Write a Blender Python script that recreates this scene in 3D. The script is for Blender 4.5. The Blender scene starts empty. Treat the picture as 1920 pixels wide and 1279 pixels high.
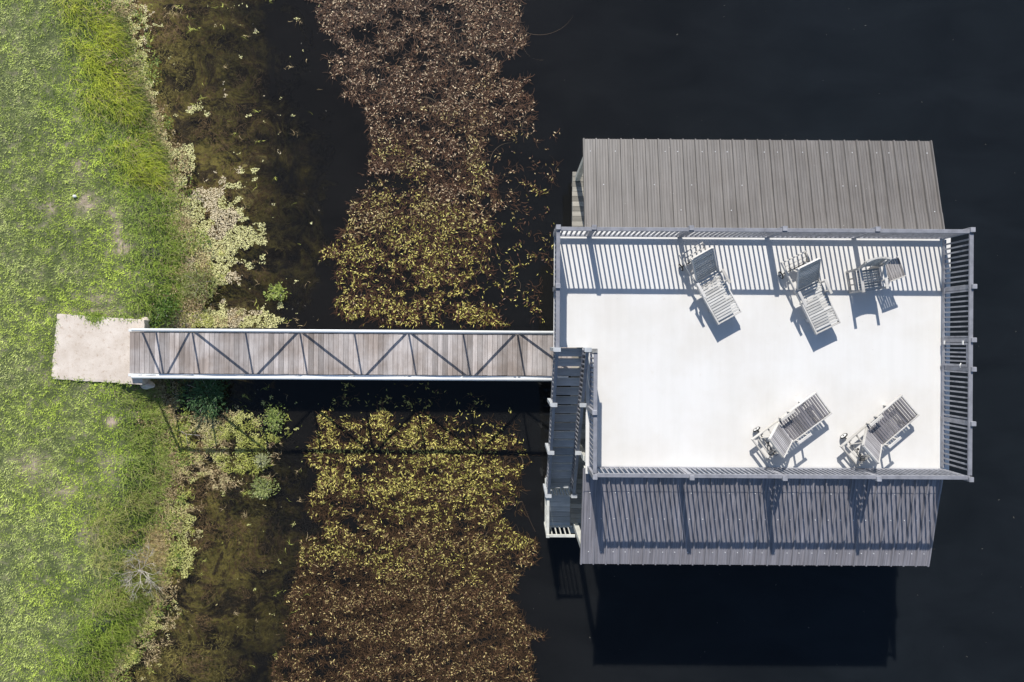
import bpy, math, random
import numpy as np
from mathutils import Vector, Matrix
random.seed(7); rng = np.random.default_rng(11)
R = math.radians
scn = bpy.context.scene; COL = scn.collection

# ------------------------------------------------ camera, sky, sun, exposure
CAMZ, FOC, ROLL = 20.1, 1280.0, 0.0065
cam = bpy.data.objects.new('camera', bpy.data.cameras.new('camera')); COL.objects.link(cam)
cam.data.sensor_width = 36; cam.data.lens = 24; cam.data.clip_end = 2000
cam.location = (0, 0, CAMZ); cam.rotation_euler = (0, 0, ROLL); scn.camera = cam
SUNV = Vector((-0.228, 1.255, 1.0)).normalized()            # towards the sun
EL = math.asin(SUNV.z); AZ = math.atan2(SUNV.x, SUNV.y)    # azimuth clockwise from +Y
world = bpy.data.worlds.new('World'); scn.world = world; world.use_nodes = True
wn = world.node_tree; wn.nodes.clear()
sky = wn.nodes.new('ShaderNodeTexSky'); sky.sky_type = 'NISHITA'; sky.sun_disc = False
sky.sun_elevation = EL; sky.sun_rotation = AZ; sky.air_density = 1.0; sky.dust_density = 0.6; sky.ozone_density = 2.2
bg = wn.nodes.new('ShaderNodeBackground'); bg.inputs['Strength'].default_value = 0.105
wo = wn.nodes.new('ShaderNodeOutputWorld')
wn.links.new(sky.outputs[0], bg.inputs[0]); wn.links.new(bg.outputs[0], wo.inputs[0])
sl = bpy.data.lights.new('sun', 'SUN'); sl.energy = 5.0; sl.angle = R(0.5); sl.color = (1.0, 0.955, 0.885)
sun = bpy.data.objects.new('sun', sl); COL.objects.link(sun)
sun.rotation_euler = SUNV.to_track_quat('Z', 'Y').to_euler()
scn.view_settings.view_transform = 'Standard'; scn.view_settings.look = 'None'
scn.view_settings.gamma = 1; scn.view_settings.exposure = 0.22

def at(px, py, z=0.0):
    """a point of the photograph at a known height -> world X, Y"""
    s = (CAMZ - z) / FOC; u = px - 960; v = 639.5 - py
    c, n = math.cos(ROLL), math.sin(ROLL)
    return (u*c - v*n)*s, (u*n + v*c)*s
def at_np(px, py, z):
    s = (CAMZ - z)/FOC; u = px-960; v = 639.5-py
    return (u - v*ROLL)*s, (u*ROLL + v)*s

# ------------------------------------------------ helpers
def tag(o, label=None, cat=None, group=None, kind=None):
    if label: o['label'] = label
    if cat: o['category'] = cat
    if group: o['group'] = group
    if kind: o['kind'] = kind
    return o
def empty(name, loc=(0,0,0), rz=0):
    o = bpy.data.objects.new(name, None); o.empty_display_size = .2
    o.location = loc; o.rotation_euler = (0,0,rz); COL.objects.link(o); return o
class MB:
    def __init__(s): s.v=[]; s.f=[]; s.t=[]
    def add(s, vs, fs, tint=None):
        b=len(s.v); t = random.random() if tint is None else tint
        s.v += [tuple(p) for p in vs]; s.t += [t]*len(vs); s.f += [tuple(i+b for i in f) for f in fs]; return s
    def box(s, x0,x1,y0,y1,z0,z1, tint=None, M=None, bev=0.0):
        if bev > 0:
            b=bev; vs=[]
            for z,i in ((z0,b),(z0+b,0),(z1-b,0),(z1,b)):
                vs += [(x0+i,y0+i,z),(x1-i,y0+i,z),(x1-i,y1-i,z),(x0+i,y1-i,z)]
            fs=[(3,2,1,0),(12,13,14,15)]
            for k in range(3):
                for j in range(4):
                    a=k*4+j; c=k*4+(j+1)%4; fs.append((a,c,c+4,a+4))
        else:
            vs=[(x0,y0,z0),(x1,y0,z0),(x1,y1,z0),(x0,y1,z0),(x0,y0,z1),(x1,y0,z1),(x1,y1,z1),(x0,y1,z1)]
            fs=[(3,2,1,0),(4,5,6,7),(0,1,5,4),(1,2,6,5),(2,3,7,6),(3,0,4,7)]
        if M is not None: vs=[M@Vector(p) for p in vs]
        return s.add(vs,fs,tint)
    def beam(s, p, q, w, h, up=(0,0,1), tint=None, bev=0.0):
        """bar from p to q: w across, h along up"""
        p=Vector(p); q=Vector(q); d=q-p; L=d.length; d.normalize(); u=Vector(up)
        if abs(u.dot(d))>.98: u=Vector((0,1,0))
        sd=d.cross(u).normalized(); u=sd.cross(d).normalized()
        M=Matrix((( d.x,sd.x,u.x,p.x),(d.y,sd.y,u.y,p.y),(d.z,sd.z,u.z,p.z),(0,0,0,1)))
        return s.box(0,L,-w/2,w/2,-h/2,h/2,tint,M,bev)
    def tube(s, pts, r, n=8, tint=None, closed=False):
        pts=[Vector(p) for p in pts]; m=len(pts); vs=[]; prev=None
        for i,p in enumerate(pts):
            a=pts[(i-1)%m] if (closed or i>0) else p; b=pts[(i+1)%m] if (closed or i<m-1) else p
            d=(b-a).normalized()
            u = Vector((0,0,1)) if abs(d.z)<.9 else Vector((0,1,0))
            if prev is not None: u=prev
            e=d.cross(u).normalized(); u=e.cross(d).normalized(); prev=u
            rr = r[i] if isinstance(r,(list,tuple)) else r
            for k in range(n):
                t=2*math.pi*k/n; vs.append(p+e*math.cos(t)*rr+u*math.sin(t)*rr)
        fs=[]
        for i in range(m if closed else m-1):
            for k in range(n):
                a=i*n+k; b2=i*n+(k+1)%n; j=((i+1)%m)*n
                fs.append((a,b2,j+(k+1)%n,j+k))
        if not closed: fs += [tuple(range(n))[::-1], tuple(range((m-1)*n,m*n))]
        return s.add(vs,fs,tint)
    def build(s, name, mat, parent=None, smooth=False):
        me=bpy.data.meshes.new(name); me.from_pydata(s.v,[],s.f); me.update()
        a=me.attributes.new('tint','FLOAT','POINT'); a.data.foreach_set('value',s.t)
        me.materials.append(mat)
        if smooth: me.polygons.foreach_set('use_smooth',[True]*len(me.polygons))
        o=bpy.data.objects.new(name,me); COL.objects.link(o)
        if parent: o.parent=parent
        return o
def copy_tree(o, parent=None):
    c=o.copy(); COL.objects.link(c); c.parent=parent
    for ch in list(o.children): copy_tree(ch,c)
    return c
def np_mesh(name, V, F, cols, mat, parent=None):
    """V (n,3), F (m,k) uniform faces, cols (n,3)"""
    me=bpy.data.meshes.new(name); n=len(V); m,k=F.shape
    me.vertices.add(n); me.vertices.foreach_set('co',V.astype(np.float32).ravel())
    me.loops.add(m*k); me.loops.foreach_set('vertex_index',F.astype(np.int32).ravel())
    me.polygons.add(m); me.polygons.foreach_set('loop_start',np.arange(0,m*k,k,dtype=np.int32))
    me.polygons.foreach_set('loop_total',np.full(m,k,dtype=np.int32)); me.update(calc_edges=True)
    a=me.attributes.new('col','FLOAT_COLOR','POINT')
    a.data.foreach_set('color',np.c_[cols,np.ones(n)].astype(np.float32).ravel())
    me.materials.append(mat)
    o=bpy.data.objects.new(name,me); COL.objects.link(o)
    if parent: o.parent=parent
    return o

# ------------------------------------------------ materials
def mat_new(name):
    m=bpy.data.materials.new(name); m.use_nodes=True; nt=m.node_tree
    return m, nt, nt.nodes['Principled BSDF']
def N(nt,t,**k):
    n=nt.nodes.new(t)
    for a,b in k.items(): setattr(n,a,b)
    return n
def noise(nt, scale, detail=6, rough=.6, vec=None, coord='Object', stretch=None, dist=0):
    tc=N(nt,'ShaderNodeTexCoord'); src=tc.outputs[coord]
    if stretch:
        mp=N(nt,'ShaderNodeMapping'); mp.inputs['Scale'].default_value=stretch
        nt.links.new(src,mp.inputs[0]); src=mp.outputs[0]
    n=N(nt,'ShaderNodeTexNoise'); n.inputs['Scale'].default_value=scale; n.inputs['Detail'].default_value=detail
    n.inputs['Roughness'].default_value=rough; n.inputs['Distortion'].default_value=dist
    nt.links.new(src,n.inputs['Vector']); return n.outputs['Fac']
def ramp(nt, fac, stops):
    r=N(nt,'ShaderNodeValToRGB'); e=r.color_ramp.elements
    while len(e)<len(stops): e.new(.5)
    for i,(p,c) in enumerate(stops):
        e[i].position=p; e[i].color=(*c,1) if len(c)==3 else c
    nt.links.new(fac,r.inputs[0]); return r.outputs[0]
def mix(nt, a, b, fac, mode='MIX'):
    m=N(nt,'ShaderNodeMix',data_type='RGBA',blend_type=mode)
    for s,v in ((m.inputs[0],fac),(m.inputs[6],a),(m.inputs[7],b)):
        if isinstance(v,(int,float)): s.default_value=v
        elif isinstance(v,tuple): s.default_value=(*v,1)
        else: nt.links.new(v,s)
    return m.outputs[2]
def bump(nt, h, strength, dist, bs):
    b=N(nt,'ShaderNodeBump'); b.inputs['Strength'].default_value=strength; b.inputs['Distance'].default_value=dist
    nt.links.new(h,b.inputs['Height']); nt.links.new(b.outputs[0],bs.inputs['Normal'])
def g(v): return (v,v,v)

def wood(name, dark, light, stretch, rough=.75, stain=None, tamt=.55):
    m,nt,b=mat_new(name)
    gr=noise(nt,1,8,.7,stretch=stretch)
    c=ramp(nt,gr,[(.25,dark),(.75,light)])
    at_=N(nt,'ShaderNodeAttribute',attribute_name='tint')
    tr=ramp(nt,at_.outputs['Fac'],[(0,g(1-tamt)),(1,g(1.0))])
    c=mix(nt,c,tr,1.0,'MULTIPLY')
    big=noise(nt,1.1,4,.6)
    c=mix(nt,c,ramp(nt,big,[(.35,stain or (.75,.7,.66)),(.62,(1,1,1))]),.8,'MULTIPLY')
    nt.links.new(c,b.inputs['Base Color']); b.inputs['Roughness'].default_value=rough
    bump(nt,gr,.4,.01,b); return m
def paint(name, col, rough=.45, dirt=.18, metallic=0, sc=6):
    m,nt,b=mat_new(name)
    n=noise(nt,sc,6,.65)
    d=tuple(c*(1-dirt*2) for c in col)
    c=ramp(nt,n,[(.3,d),(.6,col)])
    at_=N(nt,'ShaderNodeAttribute',attribute_name='tint')
    c=mix(nt,c,ramp(nt,at_.outputs['Fac'],[(0,g(.86)),(1,g(1.0))]),1.0,'MULTIPLY')
    nt.links.new(c,b.inputs['Base Color']); b.inputs['Roughness'].default_value=rough; b.inputs['Metallic'].default_value=metallic
    bump(nt,noise(nt,60,3,.5),.08,.004,b); return m
M={}
M['plank']=wood('weathered_walkway_planks',(.36,.325,.315),(.68,.63,.61),(28,1.6,28),stain=(.55,.48,.42),tamt=.48)
M['lower']=wood('pale_deck_boards',(.30,.29,.25),(.56,.53,.46),(1.6,28,28))
M['tread']=wood('tread_boards',(.46,.50,.52),(.86,.88,.90),(2.5,34,34),stain=(.75,.75,.75),tamt=.5)
M['slat_grey']=wood('weathered_teak_slats',(.09,.085,.09),(.33,.31,.33),(60,3,60),stain=(.55,.53,.53),tamt=.6)
M['slat_pale']=wood('bleached_teak_slats',(.42,.41,.38),(.80,.79,.76),(60,3,60),stain=(.74,.71,.68),tamt=.38)
M['teak_frame']=wood('bleached_teak_frame',(.52,.50,.47),(.82,.80,.77),(4,50,50),stain=(.7,.68,.64),tamt=.3)
M['rail']=paint('grey_rail_paint',(.25,.255,.285),.55,.16)
M['rail_side']=paint('bay_rail_paint',(.33,.335,.37),.6,.2)
M['white']=paint('white_paint',(.78,.78,.76),.4,.08)
M['white_steel']=paint('white_steel_tube',(.80,.82,.84),.3,.05)
M['slat_mid']=wood('mid_grey_teak_slats',(.30,.29,.30),(.60,.58,.59),(60,3,60),stain=(.7,.68,.67),tamt=.4)  # backrest slats of the grey loungers, a lighter tone than their seats
M['post_grey']=paint('grey_stair_post_paint',(.46,.48,.50),.6,.12)
M['timber']=paint('grey_timber',(.34,.34,.33),.8,.25)
M['dark_timber']=paint('wet_pile_timber',(.10,.085,.07),.85,.3)
M['column']=paint('column_paint',(.60,.60,.55),.5,.12)
M['black']=paint('black_rubber',(.018,.018,.018),.6,.1)
M['cord']=paint('black_cord',(.02,.02,.025),.6,.1)
M['screw']=paint('galvanised_screw',(.8,.8,.8),.3,.05)

# white roof deck membrane
m,nt,b=mat_new('white_deck_coating'); M['deck']=m
c=ramp(nt,noise(nt,.7,5,.6),[(.35,(.655,.635,.60)),(.6,(.705,.695,.675))])
st=ramp(nt,noise(nt,2.6,8,.7,dist=.6),[(.22,(.80,.74,.64)),(.36,(1,1,1))])
c=mix(nt,c,st,.55,'MULTIPLY')
sp=ramp(nt,noise(nt,24,2,.5),[(.19,(.45,.42,.38)),(.215,(1,1,1))]); c=mix(nt,c,sp,.6,'MULTIPLY')
wl=ramp(nt,noise(nt,1,4,.6,stretch=(5,.35,1)),[(.35,(.96,.96,.955)),(.6,(1,1,1))]); c=mix(nt,c,wl,.8,'MULTIPLY')
nt.links.new(c,b.inputs['Base Color']); b.inputs['Roughness'].default_value=.6
bump(nt,noise(nt,40,4,.6),.06,.004,b)

# ribbed roof metal
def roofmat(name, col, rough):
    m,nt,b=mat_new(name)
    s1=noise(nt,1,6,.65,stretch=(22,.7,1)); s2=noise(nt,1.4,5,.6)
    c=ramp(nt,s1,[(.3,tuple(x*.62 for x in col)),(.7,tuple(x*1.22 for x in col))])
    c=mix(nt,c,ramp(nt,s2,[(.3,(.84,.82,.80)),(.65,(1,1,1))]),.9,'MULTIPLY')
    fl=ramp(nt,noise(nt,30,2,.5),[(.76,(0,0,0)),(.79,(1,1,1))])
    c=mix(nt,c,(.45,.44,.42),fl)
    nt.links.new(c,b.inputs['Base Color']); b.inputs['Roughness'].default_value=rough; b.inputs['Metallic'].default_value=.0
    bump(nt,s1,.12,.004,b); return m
M['roof_brown']=roofmat('dark_brown_ribbed_metal',(.158,.147,.140),.5)  # upper slope: darker, browner base colour than the lower one
M['roof']=roofmat('brown_grey_ribbed_metal',(.275,.266,.290),.5)  # lower slope: lighter, bluer base colour

m,nt,b=mat_new('concrete'); M['concrete']=m
c=ramp(nt,noise(nt,1.6,8,.65),[(.3,(.54,.46,.385)),(.65,(.70,.625,.55))])
c=mix(nt,c,ramp(nt,noise(nt,9,8,.7),[(.32,(.62,.50,.40)),(.45,(1,1,1))]),.7,'MULTIPLY')
c=mix(nt,c,ramp(nt,noise(nt,60,3,.6),[(.3,(.8,.78,.75)),(.5,(1,1,1))]),.8,'MULTIPLY')
nt.links.new(c,b.inputs['Base Color']); b.inputs['Roughness'].default_value=.9
bump(nt,noise(nt,30,6,.7),.4,.01,b)

# foliage-type materials read a per-leaf colour
def leafmat(name, rough=.5, spec=.4, trans=.25):
    m=bpy.data.materials.new(name); m.use_nodes=True; nt=m.node_tree; b=nt.nodes['Principled BSDF']
    a=N(nt,'ShaderNodeAttribute',attribute_name='col')
    nt.links.new(a.outputs['Color'],b.inputs['Base Color']); b.inputs['Roughness'].default_value=rough
    b.inputs['Specular IOR Level'].default_value=spec
    if trans>0:
        t=N(nt,'ShaderNodeBsdfTranslucent'); nt.links.new(a.outputs['Color'],t.inputs[0])
        ms=N(nt,'ShaderNodeMixShader'); ms.inputs[0].default_value=trans
        nt.links.new(b.outputs[0],ms.inputs[1]); nt.links.new(t.outputs[0],ms.inputs[2])
        nt.links.new(ms.outputs[0],nt.nodes['Material Output'].inputs[0])
    return m
M['grass']=leafmat('grass_blades',.6,.3,.3); M['pondleaf']=leafmat('pondweed_leaves',.45,.28,.12)
M['strand']=leafmat('pondweed_stems',.7,.25,.0); M['alga']=leafmat('floating_algae',.8,.2,.1)
M['shrub']=leafmat('shrub_leaves',.55,.3,.25); M['twig']=paint('dry_twig',(.55,.50,.44),.8,.2)

# ------------------------------------------------ shoreline and ground
SH=[(-60,215),(0,222),(60,232),(130,255),(200,278),(260,292),(320,312),(400,335),(470,350),(540,352),(600,338),(660,318),(720,300),
    (780,312),(860,312),(920,304),(980,298),(1040,300),(1100,292),(1160,262),(1210,232),(1279,205),(1340,200)]
shp=np.array([at(p,y,0) for y,p in SH]); o_=np.argsort(shp[:,1]); shY=shp[o_,1]; shX=shp[o_,0]
_perm=rng.random((64,64))
def vnoise(x,y):
    x=np.asarray(x,float); y=np.asarray(y,float); xi=np.floor(x).astype(int); yi=np.floor(y).astype(int)
    fx=x-xi; fy=y-yi; fx=fx*fx*(3-2*fx); fy=fy*fy*(3-2*fy)
    g_=lambda a,b:_perm[a%64,b%64]
    return (g_(xi,yi)*(1-fx)+g_(xi+1,yi)*fx)*(1-fy)+(g_(xi,yi+1)*(1-fx)+g_(xi+1,yi+1)*fx)*fy
def fbm(x,y,o=4):
    s=0;a=.5;t=0
    for k in range(o): s=s+a*vnoise(x*2**k+k*7.3,y*2**k+k*3.1); t+=a; a*=.5
    return s/t
def shoreX(Y): return np.interp(Y,shY,shX)+(vnoise(np.asarray(Y)*2.2,3.3)-.5)*.28
def sstep(t): t=np.clip(t,0,1); return t*t*(3-2*t)
def landz(X,Y):
    t=shoreX(Y)-X
    land=.02+.58*sstep(t/1.15)+.05*np.clip(t-1,0,6)/6+(fbm(X*1.3,Y*1.3)-.5)*.07*sstep(t/.8)
    bed=-.03-.42*sstep(-t/2.2)-.75*sstep((-t-1.5)/4)+(fbm(X*1.1+9,Y*1.1)-.5)*.22*sstep(-t/.8)
    return np.where(t>0,land,bed)
def grid(name, xs, ys, zf, mat, attr=None):
    X,Y=np.meshgrid(xs,ys); Z=zf(X,Y) if callable(zf) else np.full_like(X,zf)
    V=np.c_[X.ravel(),Y.ravel(),Z.ravel()]; nx=len(xs); ny=len(ys)
    i=np.arange((ny-1)*(nx-1)); r=i//(nx-1); c=i%(nx-1); a=r*nx+c
    F=np.c_[a,a+1,a+1+nx,a+nx]
    at_=attr(X,Y).ravel() if attr else np.zeros(len(V))
    o=np_mesh(name,V,F,np.c_[at_,at_,at_],mat)
    o.data.polygons.foreach_set('use_smooth',[True]*len(F)); return o
xs=np.r_[-400,-150,-60,-30,-20,np.arange(-17,-3,.1),np.arange(-3,4,.5),8,16,30,60,150,400]
ys=np.r_[-400,-150,-60,-30,-18,np.arange(-12,12.01,.1),18,30,60,150,400]
m,nt,b=mat_new('ground_soil_and_pond_bed'); M['ground']=m
sx=N(nt,'ShaderNodeAttribute',attribute_name='col')      # 1 on land, 0 on the bed
soil=ramp(nt,noise(nt,3,8,.7),[(.3,(.045,.06,.02)),(.52,(.10,.12,.045)),(.66,(.22,.20,.13)),(.76,(.38,.33,.25))])
bed=ramp(nt,noise(nt,1.05,10,.72,dist=1.1),[(.36,(.025,.022,.014)),(.46,(.13,.095,.05)),(.53,(.42,.37,.11)),(.59,(.22,.14,.08)),(.67,(.70,.62,.26))])
bed=mix(nt,bed,ramp(nt,noise(nt,7,6,.7),[(.35,(.35,.33,.3)),(.6,(1,1,1))]),.85,'MULTIPLY')
ba=N(nt,'ShaderNodeAttribute',attribute_name='bare')
soil=mix(nt,soil,ramp(nt,noise(nt,11,6,.7),[(.3,(.34,.25,.18)),(.7,(.62,.50,.40))]),ba.outputs['Fac'])
nt.links.new(mix(nt,bed,soil,sx.outputs['Fac']),b.inputs['Base Color']); b.inputs['Roughness'].default_value=.95
bump(nt,noise(nt,14,8,.7),.7,.04,b)
def soil_patch(px,py):
    q=0
    for cx_,cy_,rx,ry_,a_ in ((228,468,15,12,1.2),(218,430,7,26,.9),(205,402,10,9,.8),(272,748,26,15,1.4),(212,795,13,11,1.0),(160,385,22,16,.75),(150,318,14,20,.6),(190,565,22,12,.7),(120,925,30,18,.5),(170,1005,22,16,.5),(60,880,30,30,.5),(95,395,22,12,.5),(205,880,14,22,.5),(85,712,10,10,.8),(180,590,60,5,.7)):
        q=q+a_*np.exp(-(((px-cx_)/rx)**2+((py-cy_)/ry_)**2))
    return q*np.clip(fbm(px/7.,py/7.,4)*3.2-.8,0,1.3)
g_o=grid('ground',xs,ys,landz,M['ground'],lambda X,Y:(sstep((shoreX(Y)-X+.1)/.25))); tag(g_o,kind='structure')
XX,YY=np.meshgrid(xs,ys); ZZ=landz(XX,YY); bb=soil_patch(960+XX*FOC/(CAMZ-ZZ),639.5-YY*FOC/(CAMZ-ZZ))
ga=g_o.data.attributes.new('bare','FLOAT','POINT'); ga.data.foreach_set('value',np.clip(bb,0,1).ravel().astype(np.float32))

# water: clear over the shallows, murky further out
m=bpy.data.materials.new('pond_water'); m.use_nodes=True; nt=m.node_tree; nt.nodes.clear(); M['water']=m
a=N(nt,'ShaderNodeAttribute',attribute_name='col')
tr=N(nt,'ShaderNodeBsdfTransparent'); tr.inputs[0].default_value=(.92,.90,.80,1)
df=N(nt,'ShaderNodeSubsurfaceScattering',falloff='BURLEY'); df.inputs['Scale'].default_value=.22; df.inputs['Radius'].default_value=(1,1,1)
tcw=N(nt,'ShaderNodeTexCoord'); spx=N(nt,'ShaderNodeSeparateXYZ'); nt.links.new(tcw.outputs['Object'],spx.inputs[0])
mr=N(nt,'ShaderNodeMapRange'); mr.inputs['From Min'].default_value=-3; mr.inputs['From Max'].default_value=9; nt.links.new(spx.outputs[0],mr.inputs[0])
mk=ramp(nt,mr.outputs[0],[(0,(.0105,.0098,.0088)),(1,(.0100,.0125,.0150))])
mk=mix(nt,mk,ramp(nt,noise(nt,.35,6,.6,stretch=(1,2.2,1),dist=.6),[(.3,(.72,.72,.72)),(.7,(1.15,1.15,1.15))]),1.0,'MULTIPLY')
nt.links.new(mk,df.inputs[0])
cl=noise(nt,.9,7,.65,dist=.8)
ad=N(nt,'ShaderNodeMath',operation='MULTIPLY_ADD'); ad.inputs[1].default_value=1.5; ad.inputs[2].default_value=-.72
nt.links.new(cl,ad.inputs[0])
ad2=N(nt,'ShaderNodeMath',operation='ADD',use_clamp=True); nt.links.new(ad.outputs[0],ad2.inputs[0]); nt.links.new(a.outputs['Fac'],ad2.inputs[1])
mx=N(nt,'ShaderNodeMixShader'); nt.links.new(ad2.outputs[0],mx.inputs[0]); nt.links.new(tr.outputs[0],mx.inputs[1]); nt.links.new(df.outputs[0],mx.inputs[2])
ge=N(nt,'ShaderNodeNewGeometry'); dt_=N(nt,'ShaderNodeVectorMath',operation='DOT_PRODUCT')
nt.links.new(ge.outputs['Incoming'],dt_.inputs[0]); nt.links.new(ge.outputs['Normal'],dt_.inputs[1])
def mth(op,a,b=None,cl=False):
    n=N(nt,'ShaderNodeMath',operation=op,use_clamp=cl)
    for k,v in enumerate((a,b)):
        if v is None: continue
        if isinstance(v,(int,float)): n.inputs[k].default_value=v
        else: nt.links.new(v,n.inputs[k])
    return n.outputs[0]
schl=mth('ADD',mth('MULTIPLY',mth('POWER',mth('SUBTRACT',1.0,mth('ABSOLUTE',dt_.outputs['Value']),True),5.0),.979),.021)   # Schlick reflectance of water, the same from both sides
gl=N(nt,'ShaderNodeBsdfGlossy'); gl.inputs['Roughness'].default_value=.03
bp=N(nt,'ShaderNodeBump'); bp.inputs['Strength'].default_value=.10; bp.inputs['Distance'].default_value=.02
nt.links.new(noise(nt,2.2,4,.5),bp.inputs['Height']); nt.links.new(bp.outputs[0],gl.inputs['Normal'])
m2=N(nt,'ShaderNodeMixShader'); nt.links.new(schl,m2.inputs[0]); nt.links.new(mx.outputs[0],m2.inputs[1]); nt.links.new(gl.outputs[0],m2.inputs[2])
out=N(nt,'ShaderNodeOutputMaterial'); nt.links.new(m2.outputs[0],out.inputs[0])
def murk(X,Y):
    t=X-shoreX(Y); reach=np.interp(Y,[-10,-6,-3.4,-1.2,0,4,7,10],[6.8,6.4,5.0,3.4,3.8,5.4,5.8,5.8])
    return np.clip(.10+1.0*(np.maximum(t,0)/reach)**1.05,0,1.6)
tag(grid('water',np.r_[-15,-14,np.arange(-13.5,-3,.15),-2,0,10,30,100,400],np.r_[-400,-100,-30,-14,np.arange(-12,12.01,.15),14,30,100,400],0.0,M['water'],murk),kind='structure')

# ------------------------------------------------ concrete landing pad
ZS=.66
mb=MB(); q=[at(*p,ZS) for p in ((107,588),(271,600),(266,722),(95,710))]
qs=[(x,y,ZS) for x,y in q]; lo=[(x,y,ZS-.42) for x,y in q]
# finely divided top so the edges can be worn
n=26; vs=[]; fs=[]
A,B_,C_,D=[Vector(p) for p in qs]
for j in range(n+1):
    for i in range(n+1):
        s,t=i/n,j/n; p=(A*(1-s)+B_*s)*(1-t)+(D*(1-s)+C_*s)*t
        if i in(0,n) or j in(0,n):
            p=p+Vector((random.uniform(-.012,.012),random.uniform(-.012,.012),-random.uniform(.0,.012)))
        vs.append(p)
for j in range(n):
    for i in range(n):
        k=j*(n+1)+i; fs.append((k+n+1,k+n+2,k+1,k))
edge=[i for i in range(n+1)]+[(j)*(n+1)+n for j in range(1,n+1)]+[n*(n+1)+i for i in range(n-1,-1,-1)]+[j*(n+1) for j in range(n-1,0,-1)]
b0=len(vs)
for e in edge: p=vs[e]; vs.append(Vector((p.x,p.y,ZS-.42)))
for k in range(len(edge)):
    k2=(k+1)%len(edge); fs.append((edge[k],edge[k2],b0+k2,b0+k))
mb.add(vs,fs,.7)
o=mb.build('concrete_pad',M['concrete']); tag(o,'pale stained concrete pad on the bank at the land end of the footbridge','concrete pad')

# ------------------------------------------------ footbridge
ZW=.80
fb=empty('footbridge',(at(640,665,0)[0],at(640,665,0)[1],0)); OX,OY=fb.location.x,fb.location.y
tag(fb,'long footbridge of grey planks between white steel truss sides','footbridge')
YU=at(560,620.5,ZW+1.02)[1]; YL=at(560,709,ZW+1.02)[1]
XL=at(243,665,ZW)[0]; XR=1.62
mb=MB(); x=XL; pw=.1405
while x<XR-.02:
    e=random.uniform(-.006,.006); dz=random.uniform(-.003,.003)
    mb.box(x-OX+.003,x-OX+pw-.003,YL-OY+.05+e,YU-OY-.05+e,ZW-.038+dz,ZW+dz,random.random()**.8,bev=.003); x+=pw
mb.build('plank_deck',M['plank'],fb)
mb=MB()
for yy in (YL+.14,(YL+YU)/2,YU-.14): mb.box(XL-OX+.3,XR-OX-.01,yy-OY-.04,yy-OY+.04,ZW-.22,ZW-.045,.4)
mb.build('joist',M['timber'],fb)
nodes=[at(p,621,ZW)[0] for p in (292,360,460,562,664,766,868,970)]; nodes.append(nodes[-1]+nodes[-1]-nodes[-2])
for side,yy in ((1,YU),(-1,YL)):
    z0=ZW-.02; z1=ZW+1.02
    mb=MB(); mb.beam((XL-OX-.02,yy-OY,z0),(XR-OX-.02,yy-OY,z0),.075,.10,bev=.006)
    tr=mb.build('truss_side',M['white_steel'],fb)
    mb=MB(); mb.tube([(nodes[0]-OX-.10,yy-OY,z1),(XR-OX-.1,yy-OY,z1)],.042,12); mb.build('top_chord',M['white_steel'],tr,smooth=True)
    mb=MB(); mb.beam((at(266,621,ZW)[0]-OX,yy-OY,z0+.05),(nodes[0]-OX-.08,yy-OY,z1-.02),.045,.045); mb.build('end_brace',M['white_steel'],tr)
    for x in nodes: 
        if x<XR-.1:
            mb=MB(); mb.beam((x-OX,yy-OY,z0+.05),(x-OX,yy-OY,z1-.02),.045,.045,up=(0,1,0)); mb.build('upright',M['white_steel'],tr)
    bots=[1,3,5,7]
    for bi in bots:
        for ti in (bi-1,bi+1):
            xa,xb=nodes[bi],nodes[ti]; s=1 if ti>bi else -1
            if xb>XR: f=(XR-.12-xa)/(xb-xa); zb=z0+.05+(z1-z0-.07)*f; xb=XR-.12
            else: zb=z1-.02; xb-=s*.10
            mb=MB(); mb.beam((xa+s*.07-OX,yy-OY,z0+.05),(xb-OX,yy-OY,zb),.04,.04); mb.build('brace',M['white_steel'],tr)
for x in (nodes[3],nodes[7]):
    for yy in (YL+.1,YU-.1):
        mb=MB(); mb.tube([(x-OX,yy-OY,-1.3),(x-OX,yy-OY,ZW-.23)],.085,10); mb.build('pile',M['dark_timber'],fb,smooth=True)

# ------------------------------------------------ boathouse with roof deck
ZD=3.89; ZR=ZD+1.06
bh=empty('boathouse',(5.9,-.25,0)); BX,BY=5.9,-.25
tag(bh,'open boathouse on piles with ribbed metal roofs either side of a white roof deck','boathouse')
def L(x,y,z): return (x-BX,y-BY,z)
DX0,DX1,DY0,DY1=.985,10.40,-3.14,2.66; NX,NY=1.765,at(1080,651.5,ZD)[1]     # notch for the stair
def lbox(mb,x0,x1,y0,y1,z0,z1,**k): return mb.box(x0-BX,x1-BX,y0-BY,y1-BY,z0,z1,**k)
# deck slab as an L-shaped prism
def prism(mb,poly,z0,z1,tint=.7):
    n=len(poly); vs=[L(x,y,z0) for x,y in poly]+[L(x,y,z1) for x,y in poly]
    fs=[tuple(range(n))[::-1],tuple(range(n,2*n))]+[(i,(i+1)%n,(i+1)%n+n,i+n) for i in range(n)]
    mb.add(vs,fs,tint)
poly=[(DX0,NY),(NX,NY),(NX,DY0),(DX1,DY0),(DX1,DY1),(DX0,DY1)]
mb=MB(); prism(mb,poly,ZD-.035,ZD); rd=mb.build('roof_deck',M['deck'],bh)
mb=MB()
i_=.02; prism(mb,[(DX0+i_,NY+i_),(NX+i_,NY+i_),(NX+i_,DY0+i_),(DX1-i_,DY0+i_),(DX1-i_,DY1-i_),(DX0+i_,DY1-i_)],ZD-.26,ZD-.038)
mb.build('fascia',M['white'],rd)
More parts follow.
